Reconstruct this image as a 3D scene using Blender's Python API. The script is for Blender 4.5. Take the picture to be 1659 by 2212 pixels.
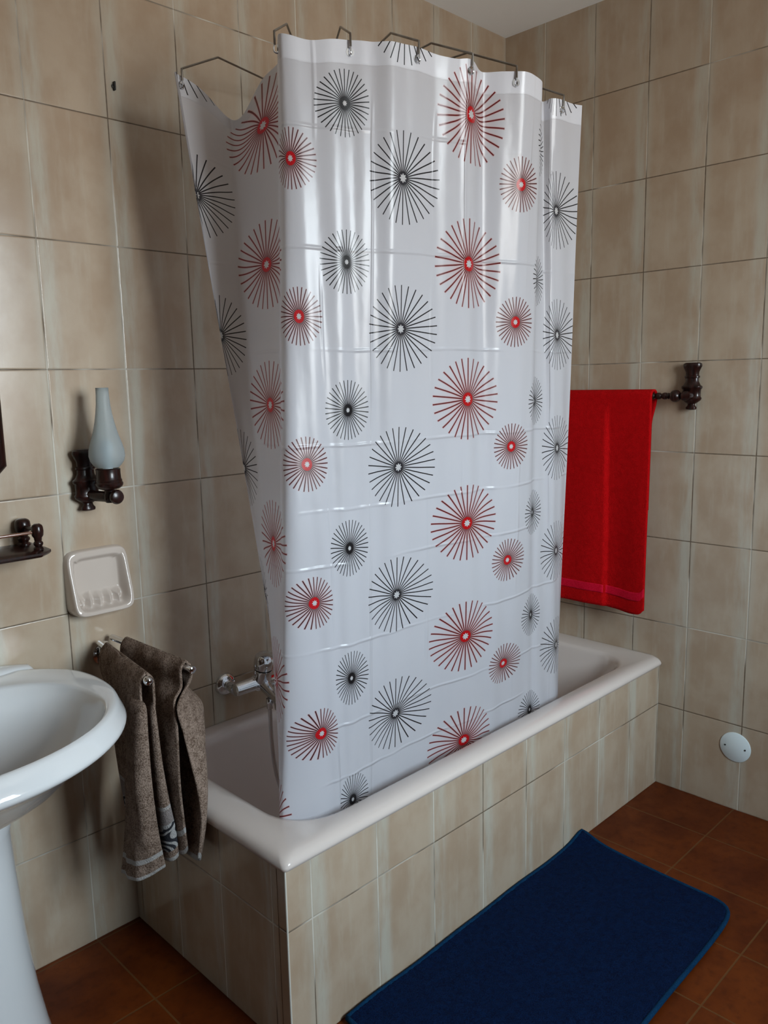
import bpy, bmesh, math, random
from mathutils import Vector, Matrix
PI = math.pi
sc = bpy.context.scene
for o in list(bpy.data.objects):
    bpy.data.objects.remove(o)
COL = sc.collection

# ------------------------------------------------------------------ camera
YAW, PITCH, ROLL = 0.7898, -0.1605, -0.0212
CAM = Vector((-2.6069, -1.9398, 1.4545))
FPX = 1740.6
F = Vector((math.cos(YAW) * math.cos(PITCH), math.sin(YAW) * math.cos(PITCH), math.sin(PITCH)))
R0 = F.cross(Vector((0, 0, 1))).normalized()
U0 = R0.cross(F)
RV = math.cos(ROLL) * R0 + math.sin(ROLL) * U0
UV_ = -math.sin(ROLL) * R0 + math.cos(ROLL) * U0
cam_d = bpy.data.cameras.new('camera')
cam_d.sensor_fit = 'HORIZONTAL'; cam_d.sensor_width = 36; cam_d.lens = FPX / 1659 * 36
cam_d.clip_start = 0.02
cam = bpy.data.objects.new('camera', cam_d); COL.objects.link(cam)
cam.matrix_world = Matrix(((RV.x, UV_.x, -F.x, CAM.x), (RV.y, UV_.y, -F.y, CAM.y), (RV.z, UV_.z, -F.z, CAM.z), (0, 0, 0, 1)))
sc.camera = cam

def ray_on(u, v, axis, val):
    """World point on the plane [axis]=val seen at photograph measurement (u, v)."""
    w = RV * ((u - 829.5) / FPX) + UV_ * (-(v - 1106) / FPX) + F
    t = (val - CAM[axis]) / w[axis]
    return CAM + w * t

def x_at(u, y, z):
    """x of the point at depth y and height z that was measured at column u."""
    n = (RV - F * ((u - 829.5) / FPX))
    return CAM.x - (n.y * (y - CAM.y) + n.z * (z - CAM.z)) / n.x

# ------------------------------------------------------------------ light
ROOM_Y = -2.75
WX0, WX1, WZ0, WZ1 = -1.74, -.80, 1.12, 2.40
world = bpy.data.worlds.new('world'); sc.world = world; world.use_nodes = True
wn = world.node_tree; wn.nodes.clear()
wo = wn.nodes.new('ShaderNodeOutputWorld'); wb = wn.nodes.new('ShaderNodeBackground')
tc = wn.nodes.new('ShaderNodeTexCoord'); sx = wn.nodes.new('ShaderNodeSeparateXYZ'); cr = wn.nodes.new('ShaderNodeValToRGB')
mr = wn.nodes.new('ShaderNodeMapRange'); mr.inputs[1].default_value = -1; mr.inputs[2].default_value = 1
wn.links.new(tc.outputs['Generated'], sx.inputs[0]); wn.links.new(sx.outputs[2], mr.inputs[0])
wn.links.new(mr.outputs[0], cr.inputs[0]); wn.links.new(cr.outputs[0], wb.inputs[0]); wn.links.new(wb.outputs[0], wo.inputs[0])
e = cr.color_ramp.elements
e[0].position = 0.0; e[0].color = (.30, .29, .27, 1)
e[1].position = 0.47; e[1].color = (.45, .43, .40, 1)
n = e.new(0.53); n.color = (.88, .985, 1.04, 1)
n = e.new(0.75); n.color = (.80, .97, 1.09, 1)
WORLD_STRENGTH = 33.0
wb.inputs[1].default_value = WORLD_STRENGTH
pl = bpy.data.lights.new('window_portal', 'AREA'); pl.shape = 'RECTANGLE'
pl.size = WX1 - WX0; pl.size_y = WZ1 - WZ0; pl.cycles.is_portal = True
po = bpy.data.objects.new('window_portal', pl); COL.objects.link(po)
po.location = ((WX0 + WX1) / 2, ROOM_Y - .32, (WZ0 + WZ1) / 2); po.rotation_euler = (PI / 2, 0, 0)

sc.view_settings.view_transform = 'Standard'; sc.view_settings.look = 'None'
sc.view_settings.gamma = 1; sc.view_settings.use_curve_mapping = False
sc.view_settings.exposure = 0.0
sc.cycles.use_denoising = True
sc.cycles.max_bounces = 8; sc.cycles.diffuse_bounces = 5; sc.cycles.glossy_bounces = 4
sc.cycles.sample_clamp_indirect = 6

# ------------------------------------------------------------------ helpers
ORG = {}
def link(ob, parent=None):
    COL.objects.link(ob)
    if parent is not None:
        ob.parent = parent; ORG[ob] = ORG[parent]
    return ob

def thing(name, label, cat, loc, group=None):
    o = bpy.data.objects.new(name, None); COL.objects.link(o)
    o.empty_display_size = .05
    o.location = loc; ORG[o] = Vector(loc)
    tag(o, label, cat, group)
    return o

def tag(o, label, cat, group=None):
    o['label'] = label; o['category'] = cat
    if group: o['group'] = group
    return o

def mesh(name, verts, faces, mat, parent=None, smooth=True, uvs=None, label=None, org=None, sharp=None):
    base = ORG[parent] if parent is not None else (Vector(org) if org is not None else Vector((0, 0, 0)))
    me = bpy.data.meshes.new(name)
    me.from_pydata([tuple(Vector(v) - base) for v in verts], [], faces)
    me.update()
    if uvs:
        l = me.uv_layers.new(name='UVMap')
        for lp in me.loops:
            l.data[lp.index].uv = uvs[lp.vertex_index]
    for p in me.polygons: p.use_smooth = smooth
    if mat: me.materials.append(mat)
    if smooth and sharp is not None:
        me.set_sharp_from_angle(angle=math.radians(sharp))
    ob = bpy.data.objects.new(name, me)
    if parent is None: ob.location = base; ORG[ob] = base
    link(ob, parent)
    if label: ob['label'] = label
    return ob

class MB:
    """collects shapes of ONE part"""
    def __init__(s): s.v = []; s.f = []
    def add(s, v, f):
        k = len(s.v); s.v += [Vector(p) for p in v]; s.f += [tuple(i + k for i in q) for q in f]
    def box(s, x0, x1, y0, y1, z0, z1, bev=0.0):
        bm = bmesh.new(); bmesh.ops.create_cube(bm, size=1)
        for v in bm.verts:
            v.co = Vector(((x0 + x1) / 2 + v.co.x * (x1 - x0), (y0 + y1) / 2 + v.co.y * (y1 - y0), (z0 + z1) / 2 + v.co.z * (z1 - z0)))
        if bev: bmesh.ops.bevel(bm, geom=bm.edges[:], offset=bev, segments=3, affect='EDGES', profile=.5)
        bm.verts.index_update()
        s.add([v.co.copy() for v in bm.verts], [[v.index for v in f.verts] for f in bm.faces]); bm.free()
        return s
    def rings(s, rings, cap0=True, cap1=True, closed=True):
        n = len(rings[0]); v = [p for r in rings for p in r]; f = []
        for i in range(len(rings) - 1):
            for j in range(n if closed else n - 1):
                a = i * n + j; b = i * n + (j + 1) % n
                f.append((a, b, b + n, a + n))
        if cap0: f.append(tuple(reversed(range(n))))
        if cap1: f.append(tuple((len(rings) - 1) * n + k for k in range(n)))
        s.add(v, f); return s
    def lathe(s, prof, origin=(0, 0, 0), axis=(0, 0, 1), n=32, squash=None):
        ax = Vector(axis).normalized()
        h = Vector((1, 0, 0)) if abs(ax.x) < .9 else Vector((0, 1, 0))
        a = (h - ax * h.dot(ax)).normalized(); b = ax.cross(a)
        rs = []
        for r, t in prof:
            ring = []
            for k in range(n):
                p = a * math.cos(2 * PI * k / n) * r + b * math.sin(2 * PI * k / n) * r
                if squash:
                    d, sq = Vector(squash[0]), squash[1]
                    p = p - d * p.dot(d) * (1 - sq)
                ring.append(Vector(origin) + ax * t + p)
            rs.append(ring)
        return s.rings(rs)
    def tube(s, pts, r, n=12, smooth_pts=0):
        P = [Vector(p) for p in pts]
        if smooth_pts: P = catmull(P, smooth_pts)
        rs = []; up = None
        for i, p in enumerate(P):
            t = (P[min(i + 1, len(P) - 1)] - P[max(i - 1, 0)]).normalized()
            if up is None:
                up = t.orthogonal().normalized()
            up = (up - t * up.dot(t)).normalized(); w = t.cross(up)
            rr = r[i] if isinstance(r, (list, tuple)) else r
            rs.append([p + up * math.cos(2 * PI * k / n) * rr + w * math.sin(2 * PI * k / n) * rr for k in range(n)])
        return s.rings(rs)
    def sphere(s, c, r, n=20, scale=(1, 1, 1)):
        rs = []
        for i in range(1, n):
            a = PI * i / n
            rs.append([Vector(c) + Vector((math.sin(a) * math.cos(2 * PI * k / (2 * n)) * r * scale[0],
                       math.sin(a) * math.sin(2 * PI * k / (2 * n)) * r * scale[1], -math.cos(a) * r * scale[2])) for k in range(2 * n)])
        return s.rings(rs)
    def build(s, name, mat, parent=None, sharp=40, **kw):
        return mesh(name, s.v, s.f, mat, parent, sharp=sharp, **kw)

def catmull(P, k):
    out = []
    for i in range(len(P) - 1):
        p0, p1, p2, p3 = P[max(i - 1, 0)], P[i], P[i + 1], P[min(i + 2, len(P) - 1)]
        for j in range(k):
            t = j / k
            out.append(.5 * ((2 * p1) + (p2 - p0) * t + (2 * p0 - 5 * p1 + 4 * p2 - p3) * t * t + (3 * p1 - p0 - 3 * p2 + p3) * t ** 3))
    out.append(P[-1]); return out

def interp(tab, x):
    """smooth (Hermite) interpolation of a table [(x, y)]"""
    if x <= tab[0][0]:
        a, b = tab[0], tab[1]; return a[1] + (b[1] - a[1]) * (x - a[0]) / (b[0] - a[0])
    if x >= tab[-1][0]:
        a, b = tab[-2], tab[-1]; return b[1] + (b[1] - a[1]) * (x - b[0]) / (b[0] - a[0])
    for i in range(len(tab) - 1):
        if tab[i][0] <= x <= tab[i + 1][0]: break
    def sl(k):
        if k <= 0: return (tab[1][1] - tab[0][1]) / (tab[1][0] - tab[0][0])
        if k >= len(tab) - 1: return (tab[-1][1] - tab[-2][1]) / (tab[-1][0] - tab[-2][0])
        return (tab[k + 1][1] - tab[k - 1][1]) / (tab[k + 1][0] - tab[k - 1][0])
    h = tab[i + 1][0] - tab[i][0]; t = (x - tab[i][0]) / h
    return ((1 + 2 * t) * (1 - t) ** 2 * tab[i][1] + t * (1 - t) ** 2 * h * sl(i) + t * t * (3 - 2 * t) * tab[i + 1][1] + t * t * (t - 1) * h * sl(i + 1))

def lerp(a, b, t): return a + (b - a) * t

# ------------------------------------------------------------------ materials
class NT:
    def __init__(s, name):
        s.m = bpy.data.materials.new(name); s.m.use_nodes = True
        s.t = s.m.node_tree; s.b = s.t.nodes['Principled BSDF']; s.out = s.t.nodes['Material Output']
    def n(s, ty, **kw):
        x = s.t.nodes.new(ty)
        for k, v in kw.items(): setattr(x, k, v)
        return x
    def l(s, a, b): s.t.links.new(a, b)
    def val(s, sock, v):
        if isinstance(v, (int, float)): sock.default_value = v
        elif isinstance(v, (tuple, list)): sock.default_value = (*v, 1) if len(v) == 3 and sock.type == 'RGBA' else v
        else: s.l(v, sock)
    def m_(s, op, a, b=0.0, c=None, clamp=False):
        x = s.n('ShaderNodeMath', operation=op, use_clamp=clamp)
        s.val(x.inputs[0], a); s.val(x.inputs[1], b)
        if c is not None: s.val(x.inputs[2], c)
        return x.outputs[0]
    def mix(s, f, a, b):
        x = s.n('ShaderNodeMix', data_type='RGBA')
        s.val(x.inputs[0], f); s.val(x.inputs[6], a); s.val(x.inputs[7], b)
        return x.outputs[2]
    def noise(s, vec, scale, detail=3, rough=.5, out=0):
        x = s.n('ShaderNodeTexNoise'); s.l(vec, x.inputs['Vector'])
        x.inputs['Scale'].default_value = scale; x.inputs['Detail'].default_value = detail; x.inputs['Roughness'].default_value = rough
        return x.outputs[out]
    def ss(s, x, a, b):
        r = s.n('ShaderNodeMapRange', interpolation_type='SMOOTHSTEP')
        s.val(r.inputs[0], x); r.inputs[1].default_value = a; r.inputs[2].default_value = b
        return r.outputs[0]
    def pos(s):
        return s.n('ShaderNodeNewGeometry').outputs['Position']
    def xyz(s, v):
        x = s.n('ShaderNodeSeparateXYZ'); s.l(v, x.inputs[0]); return x.outputs
    def comb(s, x, y, z=0.0):
        c = s.n('ShaderNodeCombineXYZ'); s.val(c.inputs[0], x); s.val(c.inputs[1], y); s.val(c.inputs[2], z); return c.outputs[0]
    def bump(s, h, strength=.3, dist=.002, prev=None):
        b = s.n('ShaderNodeBump'); b.inputs['Strength'].default_value = strength; b.inputs['Distance'].default_value = dist
        s.l(h, b.inputs['Height'])
        if prev is not None: s.l(prev, b.inputs['Normal'])
        return b.outputs[0]
    def set(s, **kw):
        for k, v in kw.items(): s.val(s.b.inputs[k.replace('_', ' ')], v)
        return s.m

def tile_material(name, au, av, u0, v0, tw=.2, th=.3, hue=0.0):
    """beige glazed wall tile; au, av = world axes of width and height"""
    T = NT(name); P = T.xyz(T.pos())
    U = T.m_('DIVIDE', T.m_('SUBTRACT', P[au], u0), tw); V = T.m_('DIVIDE', T.m_('SUBTRACT', P[av], v0), th)
    iu = T.m_('FLOOR', U); iv = T.m_('FLOOR', V); fu = T.m_('FRACT', U); fv = T.m_('FRACT', V)
    wn_ = T.n('ShaderNodeTexWhiteNoise', noise_dimensions='2D'); T.l(T.comb(iu, iv), wn_.inputs['Vector']); rnd = wn_.outputs['Value']
    # distance to joints in metres
    du = T.m_('MULTIPLY', T.m_('SUBTRACT', .5, T.m_('ABSOLUTE', T.m_('SUBTRACT', fu, .5))), tw)
    dv = T.m_('MULTIPLY', T.m_('SUBTRACT', .5, T.m_('ABSOLUTE', T.m_('SUBTRACT', fv, .5))), th)
    wob = T.m_('MULTIPLY', T.m_('SUBTRACT', T.noise(T.pos(), 60, 2), .5), .0011)
    dmin = T.m_('ADD', T.m_('MINIMUM', du, dv), wob)
    joint = T.m_('SUBTRACT', 1, T.ss(dmin, .0008, .0022))
    # glaze: streaks running along the tile height, paler greenish bands by the upright edges
    sv = T.comb(T.m_('ADD', T.m_('MULTIPLY', U, 1.0), T.m_('MULTIPLY', rnd, 37)), T.m_('MULTIPLY', V, .22), T.m_('MULTIPLY', rnd, 11))
    st = T.noise(sv, 5.5, 5, .6)
    cl = T.noise(T.comb(U, T.m_('MULTIPLY', V, 1.2), rnd), 1.7, 4, .55)
    speck = T.noise(T.pos(), 420, 2, .6)
    band = T.m_('MULTIPLY', T.m_('SUBTRACT', 1, T.ss(T.m_('ABSOLUTE', T.m_('SUBTRACT', fu, .10)), .02, .17)), T.ss(st, .3, .62))
    band2 = T.m_('MULTIPLY', T.ss(fu, .86, 1.0), .6)
    band = T.m_('MAXIMUM', band, band2)
    c = T.mix(T.ss(cl, .32, .68), (.365, .268, .186), (.430, .342, .254))
    c = T.mix(T.m_('MULTIPLY', T.ss(st, .48, .78), .55), c, (.47, .41, .325))
    c = T.mix(T.m_('MULTIPLY', band, .55), c, (.48, .485, .425))
    c = T.mix(T.m_('MULTIPLY', T.m_('SUBTRACT', speck, .5), .25, clamp=True), c, (.22, .17, .12))
    c = T.mix(T.m_('MULTIPLY', rnd, .12), c, (.36, .29, .21))
    # grout: dirty brown in places, bare white elsewhere
    gz = T.noise(T.comb(P[au], P[av]), 2.6, 3, .6)
    vert = T.m_('LESS_THAN', du, dv)
    gsel = T.ss(T.m_('ADD', gz, T.m_('MULTIPLY', vert, .07)), .50, .64)
    g = T.mix(gsel, (.12, .085, .055), (.54, .51, .44))
    c = T.mix(joint, c, g)
    h = T.m_('SUBTRACT', T.m_('ADD', T.m_('MULTIPLY', T.noise(T.pos(), 14, 2), .25), T.m_('MULTIPLY', speck, .03)), T.m_('MULTIPLY', T.m_('SUBTRACT', 1, T.ss(dmin, .0005, .004)), .6))
    T.set(Base_Color=c, Roughness=T.m_('ADD', .2, T.m_('MULTIPLY', joint, .5)), Normal=T.bump(h, .55, .002))
    T.b.inputs['Specular IOR Level'].default_value = .42
    return T.m

def simple(name, col, rough=.4, metal=0.0, spec=.5, noise_amt=0.0, noise_scale=30, bump=0.0, bscale=200, bdist=.001, col2=None, coat=0):
    T = NT(name); c = col
    if noise_amt:
        c = T.mix(T.m_('MULTIPLY', T.ss(T.noise(T.pos(), noise_scale, 4, .6), .3, .7), noise_amt), col, col2 or tuple(x * .6 for x in col))
    T.set(Base_Color=c, Roughness=rough, Metallic=metal)
    T.b.inputs['Specular IOR Level'].default_value = spec
    T.b.inputs['Coat Weight'].default_value = coat; T.b.inputs['Coat Roughness'].default_value = .06
    if bump: T.set(Normal=T.bump(T.noise(T.pos(), bscale, 3, .6), bump, bdist))
    return T.m

M = {}
M['tile_a'] = tile_material('glazed_tile_left_wall', 0, 2, 0.0, -.0007)
M['tile_b'] = tile_material('glazed_tile_right_wall', 1, 2, .0257, -.0007)
M['tile_tub'] = tile_material('glazed_tile_tub_front', 0, 2, -.0058, -.0007)
M['tile_end'] = tile_material('glazed_tile_tub_end', 1, 2, -.03, -.0007)
M['grout'] = simple('white_grout_bead', (.55, .53, .47), .7)
M['plaster'] = simple('white_ceiling_plaster', (.92, .94, .94), .85, bump=.15, bscale=120)
M['porcelain'] = simple('white_porcelain', (.66, .67, .68), .06, spec=.6, coat=.5)
M['soap'] = simple('blush_porcelain', (.50, .425, .37), .08, spec=.6, coat=.5)
M['tub'] = simple('blush_enamel', (.60, .53, .49), .13, spec=.55, coat=.3)
M['chrome'] = simple('chrome', (.72, .74, .77), .07, metal=1)
M['wire'] = simple('aged_metal_wire', (.30, .29, .27), .32, metal=1, noise_amt=.7, noise_scale=12, col2=(.13, .08, .045))
M['white_plastic'] = simple('white_plastic', (.66, .74, .76), .35)
M['black'] = simple('black_plastic', (.012, .012, .012), .5)
M['window_wood'] = simple('painted_window_wood', (.7, .7, .68), .4)

T = NT('dark_turned_wood')
pz = T.xyz(T.pos())
g = T.noise(T.comb(T.m_('MULTIPLY', pz[0], 8), T.m_('MULTIPLY', pz[1], 8), pz[2]), 18, 5, .6)
T.set(Base_Color=T.mix(T.ss(g, .3, .7), (.006, .0025, .002), (.026, .006, .004)), Roughness=.30)
T.b.inputs['Specular IOR Level'].default_value = .3
T.b.inputs['Coat Weight'].default_value = .2; T.b.inputs['Coat Roughness'].default_value = .12
M['wood'] = T.m

T = NT('frosted_lamp_glass')
T.set(Base_Color=(.74, .80, .82), Roughness=.42)
T.b.inputs['Transmission Weight'].default_value = .78; T.b.inputs['IOR'].default_value = 1.25
M['frost'] = T.m

M['mirror'] = simple('mirror_glass', (.8, .82, .82), .02, metal=1)

# terracotta floor
T = NT('terracotta_floor_tile'); P = T.xyz(T.pos())
left = T.m_('LESS_THAN', P[0], -1.3)
X = T.m_('DIVIDE', T.m_('ADD', T.m_('SUBTRACT', P[0], -.2215), T.m_('MULTIPLY', left, -.0575)), .2335)
Y = T.m_('DIVIDE', T.m_('ADD', T.m_('SUBTRACT', P[1], -.962), T.m_('MULTIPLY', left, -.065)), .295)
fx = T.m_('FRACT', X); fy = T.m_('FRACT', Y)
wn_ = T.n('ShaderNodeTexWhiteNoise', noise_dimensions='2D'); T.l(T.comb(T.m_('FLOOR', X), T.m_('FLOOR', Y)), wn_.inputs['Vector'])
dx = T.m_('MULTIPLY', T.m_('SUBTRACT', .5, T.m_('ABSOLUTE', T.m_('SUBTRACT', fx, .5))), .2335)
dy = T.m_('MULTIPLY', T.m_('SUBTRACT', .5, T.m_('ABSOLUTE', T.m_('SUBTRACT', fy, .5))), .295)
dm = T.m_('MINIMUM', dx, dy); jt = T.m_('SUBTRACT', 1, T.ss(dm, .0015, .003))
n1 = T.noise(T.pos(), 5, 5, .6); n2 = T.noise(T.pos(), 38, 4, .6)
c = T.mix(T.ss(n1, .3, .7), (.070, .0120, .0018), (.140, .0300, .0042))
c = T.mix(T.m_('MULTIPLY', T.ss(n2, .45, .75), .45), c, (.036, .007, .002))
c = T.mix(T.m_('MULTIPLY', wn_.outputs['Value'], .35), c, (.050, .009, .002))
c = T.mix(T.m_('MULTIPLY', jt, .8), c, (.11, .05, .017))
h = T.m_('SUBTRACT', T.m_('MULTIPLY', n2, .15), T.m_('MULTIPLY', jt, .5))
T.set(Base_Color=c, Roughness=T.m_('ADD', .33, T.m_('MULTIPLY', n2, .2)), Normal=T.bump(h, .4, .002))
T.b.inputs['Specular IOR Level'].default_value = .16
M['floor'] = T.m

def fabric(name, c1, c2, scale=260, bdist=.004, rough=.95, sheen=.3):
    T = NT(name); p = T.pos()
    a = T.noise(p, scale, 3, .7); b = T.noise(p, scale * .18, 3, .6)
    c = T.mix(T.ss(T.m_('ADD', T.m_('MULTIPLY', a, .7), T.m_('MULTIPLY', b, .3)), .35, .65), c1, c2)
    T.set(Base_Color=c, Roughness=rough, Normal=T.bump(T.m_('ADD', a, T.m_('MULTIPLY', b, .8)), .9, bdist))
    T.b.inputs['Specular IOR Level'].default_value = .1
    T.b.inputs['Sheen Weight'].default_value = sheen; T.b.inputs['Sheen Roughness'].default_value = .5
    return T
M['rug'] = fabric('blue_terry', (.0004, .0038, .021), (.0016, .0145, .062), 330, .005, sheen=0).m
M['rug_hem'] = fabric('blue_terry_hem', (.001, .018, .055), (.003, .036, .090), 300, .002, sheen=0).m
M['red'] = fabric('red_terry', (.36, .0008, .0014), (.54, .0026, .0045), 320, .003, sheen=0).m
M['red_band'] = fabric('red_satin_band', (.50, .002, .016), (.62, .006, .035), 200, .0006, rough=.6, sheen=0).m

def brown_towel(name, swirl):
    """UV: u across 0..1, v = metres from the hem of the camera side flap; second flap has v>10"""
    T = fabric(name, (.085, .052, .035), (.33, .245, .195), 300, .005, sheen=0)
    base = T.b.inputs['Base Color'].links[0].from_socket
    uv = T.n('ShaderNodeUVMap'); U = T.xyz(uv.outputs[0])
    v = T.m_('MODULO', U[1], 10.0)
    hem = T.m_('LESS_THAN', v, .017)
    line = T.m_('MULTIPLY', T.m_('COMPARE', v, .057, .006), T.m_('LESS_THAN', U[1], 5.0))
    c = T.mix(T.m_('MULTIPLY', T.m_('MAXIMUM', hem, line), .75), base, (.44, .44, .43))
    if swirl:
        on = T.m_('GREATER_THAN', U[1], 5.0)
        inb = T.m_('MULTIPLY', on, T.m_('MULTIPLY', T.m_('GREATER_THAN', v, .034), T.m_('LESS_THAN', v, .102)))
        sat = T.m_('MULTIPLY', on, T.m_('MULTIPLY', T.m_('GREATER_THAN', v, .102), T.m_('LESS_THAN', v, .140)))
        q = T.comb(T.m_('MULTIPLY', U[0], .16), v)
        vo = T.n('ShaderNodeTexVoronoi'); T.l(q, vo.inputs['Vector']); vo.inputs['Scale'].default_value = 26
        ph = T.m_('ADD', T.m_('MULTIPLY', vo.outputs['Distance'], 26), T.m_('MULTIPLY', T.noise(q, 22, 2), 5))
        s_ = T.ss(T.m_('SINE', ph), -.15, .25)
        c = T.mix(inb, c, T.mix(s_, (.03, .03, .036), (.36, .35, .34)))
        c = T.mix(T.m_('MULTIPLY', sat, .8), c, (.24, .215, .21))
        c = T.mix(T.m_('MULTIPLY', on, T.m_('MULTIPLY', T.m_('COMPARE', v, .146, .005), .7)), c, (.42, .41, .40))
    T.set(Base_Color=c)
    return T.m
M['towel1'] = brown_towel('taupe_terry_with_scroll_band', True)
M['towel2'] = brown_towel('taupe_terry', False)

# shower curtain: printed bursts in fabric coordinates (u along the width, v = hanging height), metres
UPER, VPER = .62, .3141
T = NT('printed_vinyl_curtain')
uvn = T.n('ShaderNodeUVMap'); cu, cv, _ = T.xyz(uvn.outputs[0])
col = (.65, .66, .715)
def wrap(x, h): return T.m_('WRAP', x, h, -h)
bursts = [  # u0, v0, R, rays, line w, line col, halo col, ring, star, halo amt
    (0.0, 1.884, .0945, 30, .00130, (.008, .008, .011), (.85, .85, .85), .13, .105, 0.0, (.02, .02, .028)),
    (.185, 2.0356, .099, 30, .00150, (.115, .006, .007), (.60, .20, .18), .165, .10, .55, (.50, .004, .007)),
    (.335, 1.9079, .0605, 32, .00110, (.045, .006, .008), (.62, .22, .20), .23, .12, .60, (.55, .006, .011)),
    (.46, 2.0217, .0660, 34, .00115, (.006, .006, .008), (.26, .27, .29), .20, .09, .35, (.008, .008, .01))]
for u0, v0, Rb, N, w, lc, hc, ring, star, ha, rc in bursts:
    du = wrap(T.m_('SUBTRACT', cu, u0), UPER / 2); dv = wrap(T.m_('SUBTRACT', cv, v0), VPER / 2)
    r = T.m_('SQRT', T.m_('ADD', T.m_('MULTIPLY', du, du), T.m_('MULTIPLY', dv, dv)))
    th = T.m_('ARCTAN2', du, dv)
    off = T.m_('MULTIPLY', T.m_('ABSOLUTE', wrap(th, PI / N)), r)
    inside = T.m_('LESS_THAN', r, Rb)
    line = T.m_('MULTIPLY', T.m_('LESS_THAN', off, w), inside)
    if ha:
        near = T.m_('SUBTRACT', 1, T.m_('DIVIDE', r, Rb), clamp=True)
        halo = T.m_('MULTIPLY', T.m_('POWER', near, 1.6), ha)
        if rc[0] > .1:
            halo = T.m_('MAXIMUM', halo, T.m_('MULTIPLY', T.m_('MULTIPLY', T.m_('LESS_THAN', off, w * 1.9), T.m_('LESS_THAN', r, Rb * 1.01)), .45))
        col = T.mix(halo, col, hc)
    col = T.mix(line, col, lc)
    col = T.mix(T.m_('LESS_THAN', r, Rb * ring), col, rc)
    tri = T.m_('DIVIDE', T.m_('ABSOLUTE', wrap(th, PI / 8)), PI / 8)
    sr = T.m_('MULTIPLY', T.m_('SUBTRACT', 1, T.m_('MULTIPLY', tri, .42)), Rb * star)
    col = T.mix(T.m_('LESS_THAN', r, sr), col, (.60, .61, .63))
# packing creases and soft crumple
hgt = None
def addh(x):
    global hgt
    hgt = x if hgt is None else T.m_('ADD', hgt, x)
fv_ = T.m_('ADD', cv, T.m_('MULTIPLY', T.m_('SUBTRACT', T.noise(T.comb(cu, 0), 3.0, 2), .5), .02))
for zc in (1.975, 1.735, 1.526, 1.318, 1.173, 1.045, .85, .655, .52):
    d = T.m_('ABSOLUTE', T.m_('SUBTRACT', fv_, zc))
    amp = T.ss(T.noise(T.comb(cu, zc * 7), 4.5, 2), .36, .62)
    addh(T.m_('MULTIPLY', T.m_('MULTIPLY', T.m_('SUBTRACT', 1, T.ss(d, 0, .006)), amp), .9))
for uc in (.10, .395, .535, .79, .70, .985, 1.19):
    d = T.m_('ABSOLUTE', T.m_('SUBTRACT', T.m_('ADD', cu, T.m_('MULTIPLY', T.m_('SUBTRACT', T.noise(T.comb(0, cv), 4.0, 2), .5), .012)), uc))
    amp = T.ss(T.noise(T.comb(uc * 9, cv), 3.0, 3), .38, .66)
    addh(T.m_('MULTIPLY', T.m_('MULTIPLY', T.m_('SUBTRACT', 1, T.ss(d, 0, .006)), amp), .9))
addh(T.m_('MULTIPLY', T.noise(T.comb(T.m_('MULTIPLY', cu, 2.2), cv), 5, 3, .5), 1.3))
addh(T.m_('MULTIPLY', T.noise(T.comb(cu, cv), 28, 2, .5), .10))
hem = T.m_('COMPARE', cv, 2.098, .0016); addh(T.m_('MULTIPLY', hem, -.6))
top = T.m_('GREATER_THAN', cv, 2.098); addh(T.m_('MULTIPLY', top, .3))
T.set(Base_Color=col, Roughness=.27, Normal=T.bump(hgt, .75, .0030))
T.b.inputs['Specular IOR Level'].default_value = .55
tr = T.n('ShaderNodeBsdfTranslucent'); gm = T.n('ShaderNodeGamma'); T.l(col, gm.inputs[0]); gm.inputs[1].default_value = .5; T.l(gm.outputs[0], tr.inputs[0])
ms = T.n('ShaderNodeMixShader'); T.l(T.m_('SUBTRACT', .42, T.m_('MULTIPLY', top, .24)), ms.inputs[0]); T.l(T.b.outputs[0], ms.inputs[1]); T.l(tr.outputs[0], ms.inputs[2])
T.l(ms.outputs[0], T.out.inputs['Surface'])
M['curtain'] = T.m

# ------------------------------------------------------------------ setting
H = 2.695; RX = -3.1
def struct(name, mb, mat, parent=None, **kw):
    o = mb.build(name, mat, parent, **kw)
    if parent is None: o['kind'] = 'structure'
    return o
struct('floor', MB().box(RX - .1, .1, ROOM_Y - .38, .1, -.1, 0), M['floor'])
struct('ceiling', MB().box(RX - .1, .1, ROOM_Y - .38, .1, H, H + .1), M['plaster'])
struct('wall_left', MB().box(RX - .1, .1, 0, .1, 0, H), M['tile_a'])
struct('wall_right', MB().box(0, .1, ROOM_Y - .38, 0, 0, H), M['tile_b'])
struct('wall_near', MB().box(RX - .1, RX, ROOM_Y - .38, 0, 0, H), M['tile_b'])
mb = MB()
mb.box(RX, WX0, ROOM_Y - .38, ROOM_Y, 0, H); mb.box(WX1, 0, ROOM_Y - .38, ROOM_Y, 0, H)
mb.box(WX0, WX1, ROOM_Y - .38, ROOM_Y, 0, WZ0); mb.box(WX0, WX1, ROOM_Y - .38, ROOM_Y, WZ1, H)
M['dim_wall'] = simple('bounce_dimming_umber', (.15, .11, .08), .8)  # dark colour picked for the unseen wall to cut bounced light
struct('wall_opposite', mb, M['dim_wall'])
mb = MB(); fw = .05
for x0, x1, z0, z1 in ((WX0, WX0 + fw, WZ0, WZ1), (WX1 - fw, WX1, WZ0, WZ1), (WX0, WX1, WZ0, WZ0 + fw), (WX0, WX1, WZ1 - fw, WZ1), ((WX0 + WX1) / 2 - .03, (WX0 + WX1) / 2 + .03, WZ0, WZ1)):
    mb.box(x0, x1, ROOM_Y - .37, ROOM_Y - .33, z0, z1)
struct('window_1', mb, M['window_wood'])

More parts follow.
